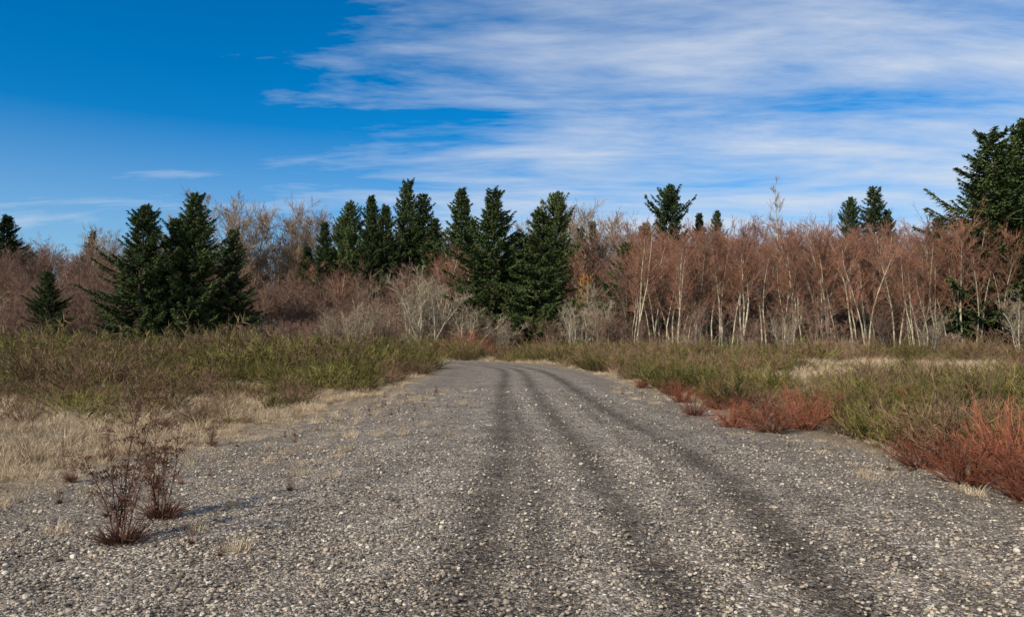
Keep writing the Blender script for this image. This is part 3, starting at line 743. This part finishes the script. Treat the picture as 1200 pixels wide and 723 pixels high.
w = bpy.data.worlds.new('World'); scene.world = w; w.use_nodes = True
nt = w.node_tree; N = nt.nodes; L = nt.links; N.clear()
out = N.new('ShaderNodeOutputWorld'); bg = N.new('ShaderNodeBackground'); bg.inputs['Strength'].default_value = 0.09
sky = N.new('ShaderNodeTexSky'); sky.sky_type = 'NISHITA'; sky.sun_disc = False; sky.sun_elevation = elev
sky.sun_rotation = math.atan2(sun_vec.x, sun_vec.y); sky.air_density = 1.0; sky.dust_density = 0.5; sky.ozone_density = 2.0
gm_ = N.new('ShaderNodeVectorMath'); gm_.operation = 'MULTIPLY'; gm_.inputs[1].default_value = (0.42, 1.0, 1.46)
L.new(sky.outputs[0], gm_.inputs[0])
hs = N.new('ShaderNodeHueSaturation'); hs.inputs['Saturation'].default_value = 1.12; L.new(gm_.outputs[0], hs.inputs['Color'])
tc = N.new('ShaderNodeTexCoord'); sp = N.new('ShaderNodeSeparateXYZ'); L.new(tc.outputs['Generated'], sp.inputs[0])
zc = mth(N, L, 'ADD', mth(N, L, 'MAXIMUM', sp.outputs[2], 0.0), 0.10)
uu_ = mth(N, L, 'DIVIDE', sp.outputs[0], zc); vv_ = mth(N, L, 'DIVIDE', sp.outputs[1], zc)
cb = N.new('ShaderNodeCombineXYZ'); L.new(uu_, cb.inputs[0]); L.new(vv_, cb.inputs[1])
mp = N.new('ShaderNodeMapping'); mp.inputs['Rotation'].default_value = (0, 0, math.radians(14)); mp.inputs['Scale'].default_value = (0.55, 1.5, 1); mp.inputs['Location'].default_value = (5.3, 2.2, 0)
L.new(cb.outputs[0], mp.inputs[0])
nA = N.new('ShaderNodeTexNoise'); nA.inputs['Scale'].default_value = 1.5; nA.inputs['Detail'].default_value = 10; nA.inputs['Roughness'].default_value = 0.62; nA.inputs['Distortion'].default_value = 0.35
L.new(mp.outputs[0], nA.inputs['Vector'])
nB = N.new('ShaderNodeTexNoise'); nB.inputs['Scale'].default_value = 0.6; nB.inputs['Detail'].default_value = 3
L.new(mp.outputs[0], nB.inputs['Vector'])
nC = N.new('ShaderNodeTexNoise'); nC.inputs['Scale'].default_value = 7.0; nC.inputs['Detail'].default_value = 6; nC.inputs['Roughness'].default_value = 0.6
L.new(mp.outputs[0], nC.inputs['Vector'])
azm = mth(N, L, 'DIVIDE', sp.outputs[0], mth(N, L, 'MAXIMUM', sp.outputs[1], 0.05))
mask = mrange(N, L, azm, -0.42, 0.05, 0.0, 1.0)
fac = mth(N, L, 'ADD', nA.outputs[0], mth(N, L, 'MULTIPLY', mth(N, L, 'SUBTRACT', nB.outputs[0], 0.5), 0.5))
fac = mth(N, L, 'ADD', fac, mth(N, L, 'MULTIPLY', mth(N, L, 'SUBTRACT', nC.outputs[0], 0.5), 0.18))
fac = mth(N, L, 'ADD', fac, mth(N, L, 'MULTIPLY', mask, 0.25))
cl = mrange(N, L, fac, 0.54, 0.92, 0.0, 0.86)
hz = mrange(N, L, sp.outputs[2], 0.26, 0.08, 0.0, 0.32)
cl = mth(N, L, 'ADD', cl, mth(N, L, 'MULTIPLY', hz, mth(N, L, 'SUBTRACT', 1.0, cl)), True)
mx = N.new('ShaderNodeMix'); mx.data_type = 'RGBA'; L.new(cl, mx.inputs[0]); L.new(hs.outputs[0], mx.inputs[6]); mx.inputs[7].default_value = (7.4, 8.1, 9.2, 1)
L.new(mx.outputs[2], bg.inputs['Color']); L.new(bg.outputs[0], out.inputs[0])

# ------------------------------------------------------------------ camera
cd = bpy.data.cameras.new('camera'); cd.lens = 26.1; cd.sensor_width = 36; cd.clip_end = 6000; cd.clip_start = 0.1
cam = link(bpy.data.objects.new('camera', cd)); cam.location = (0, 0, 2.0); cam.rotation_euler = (math.radians(90 + 1.88), 0, 0)
scene.camera = cam
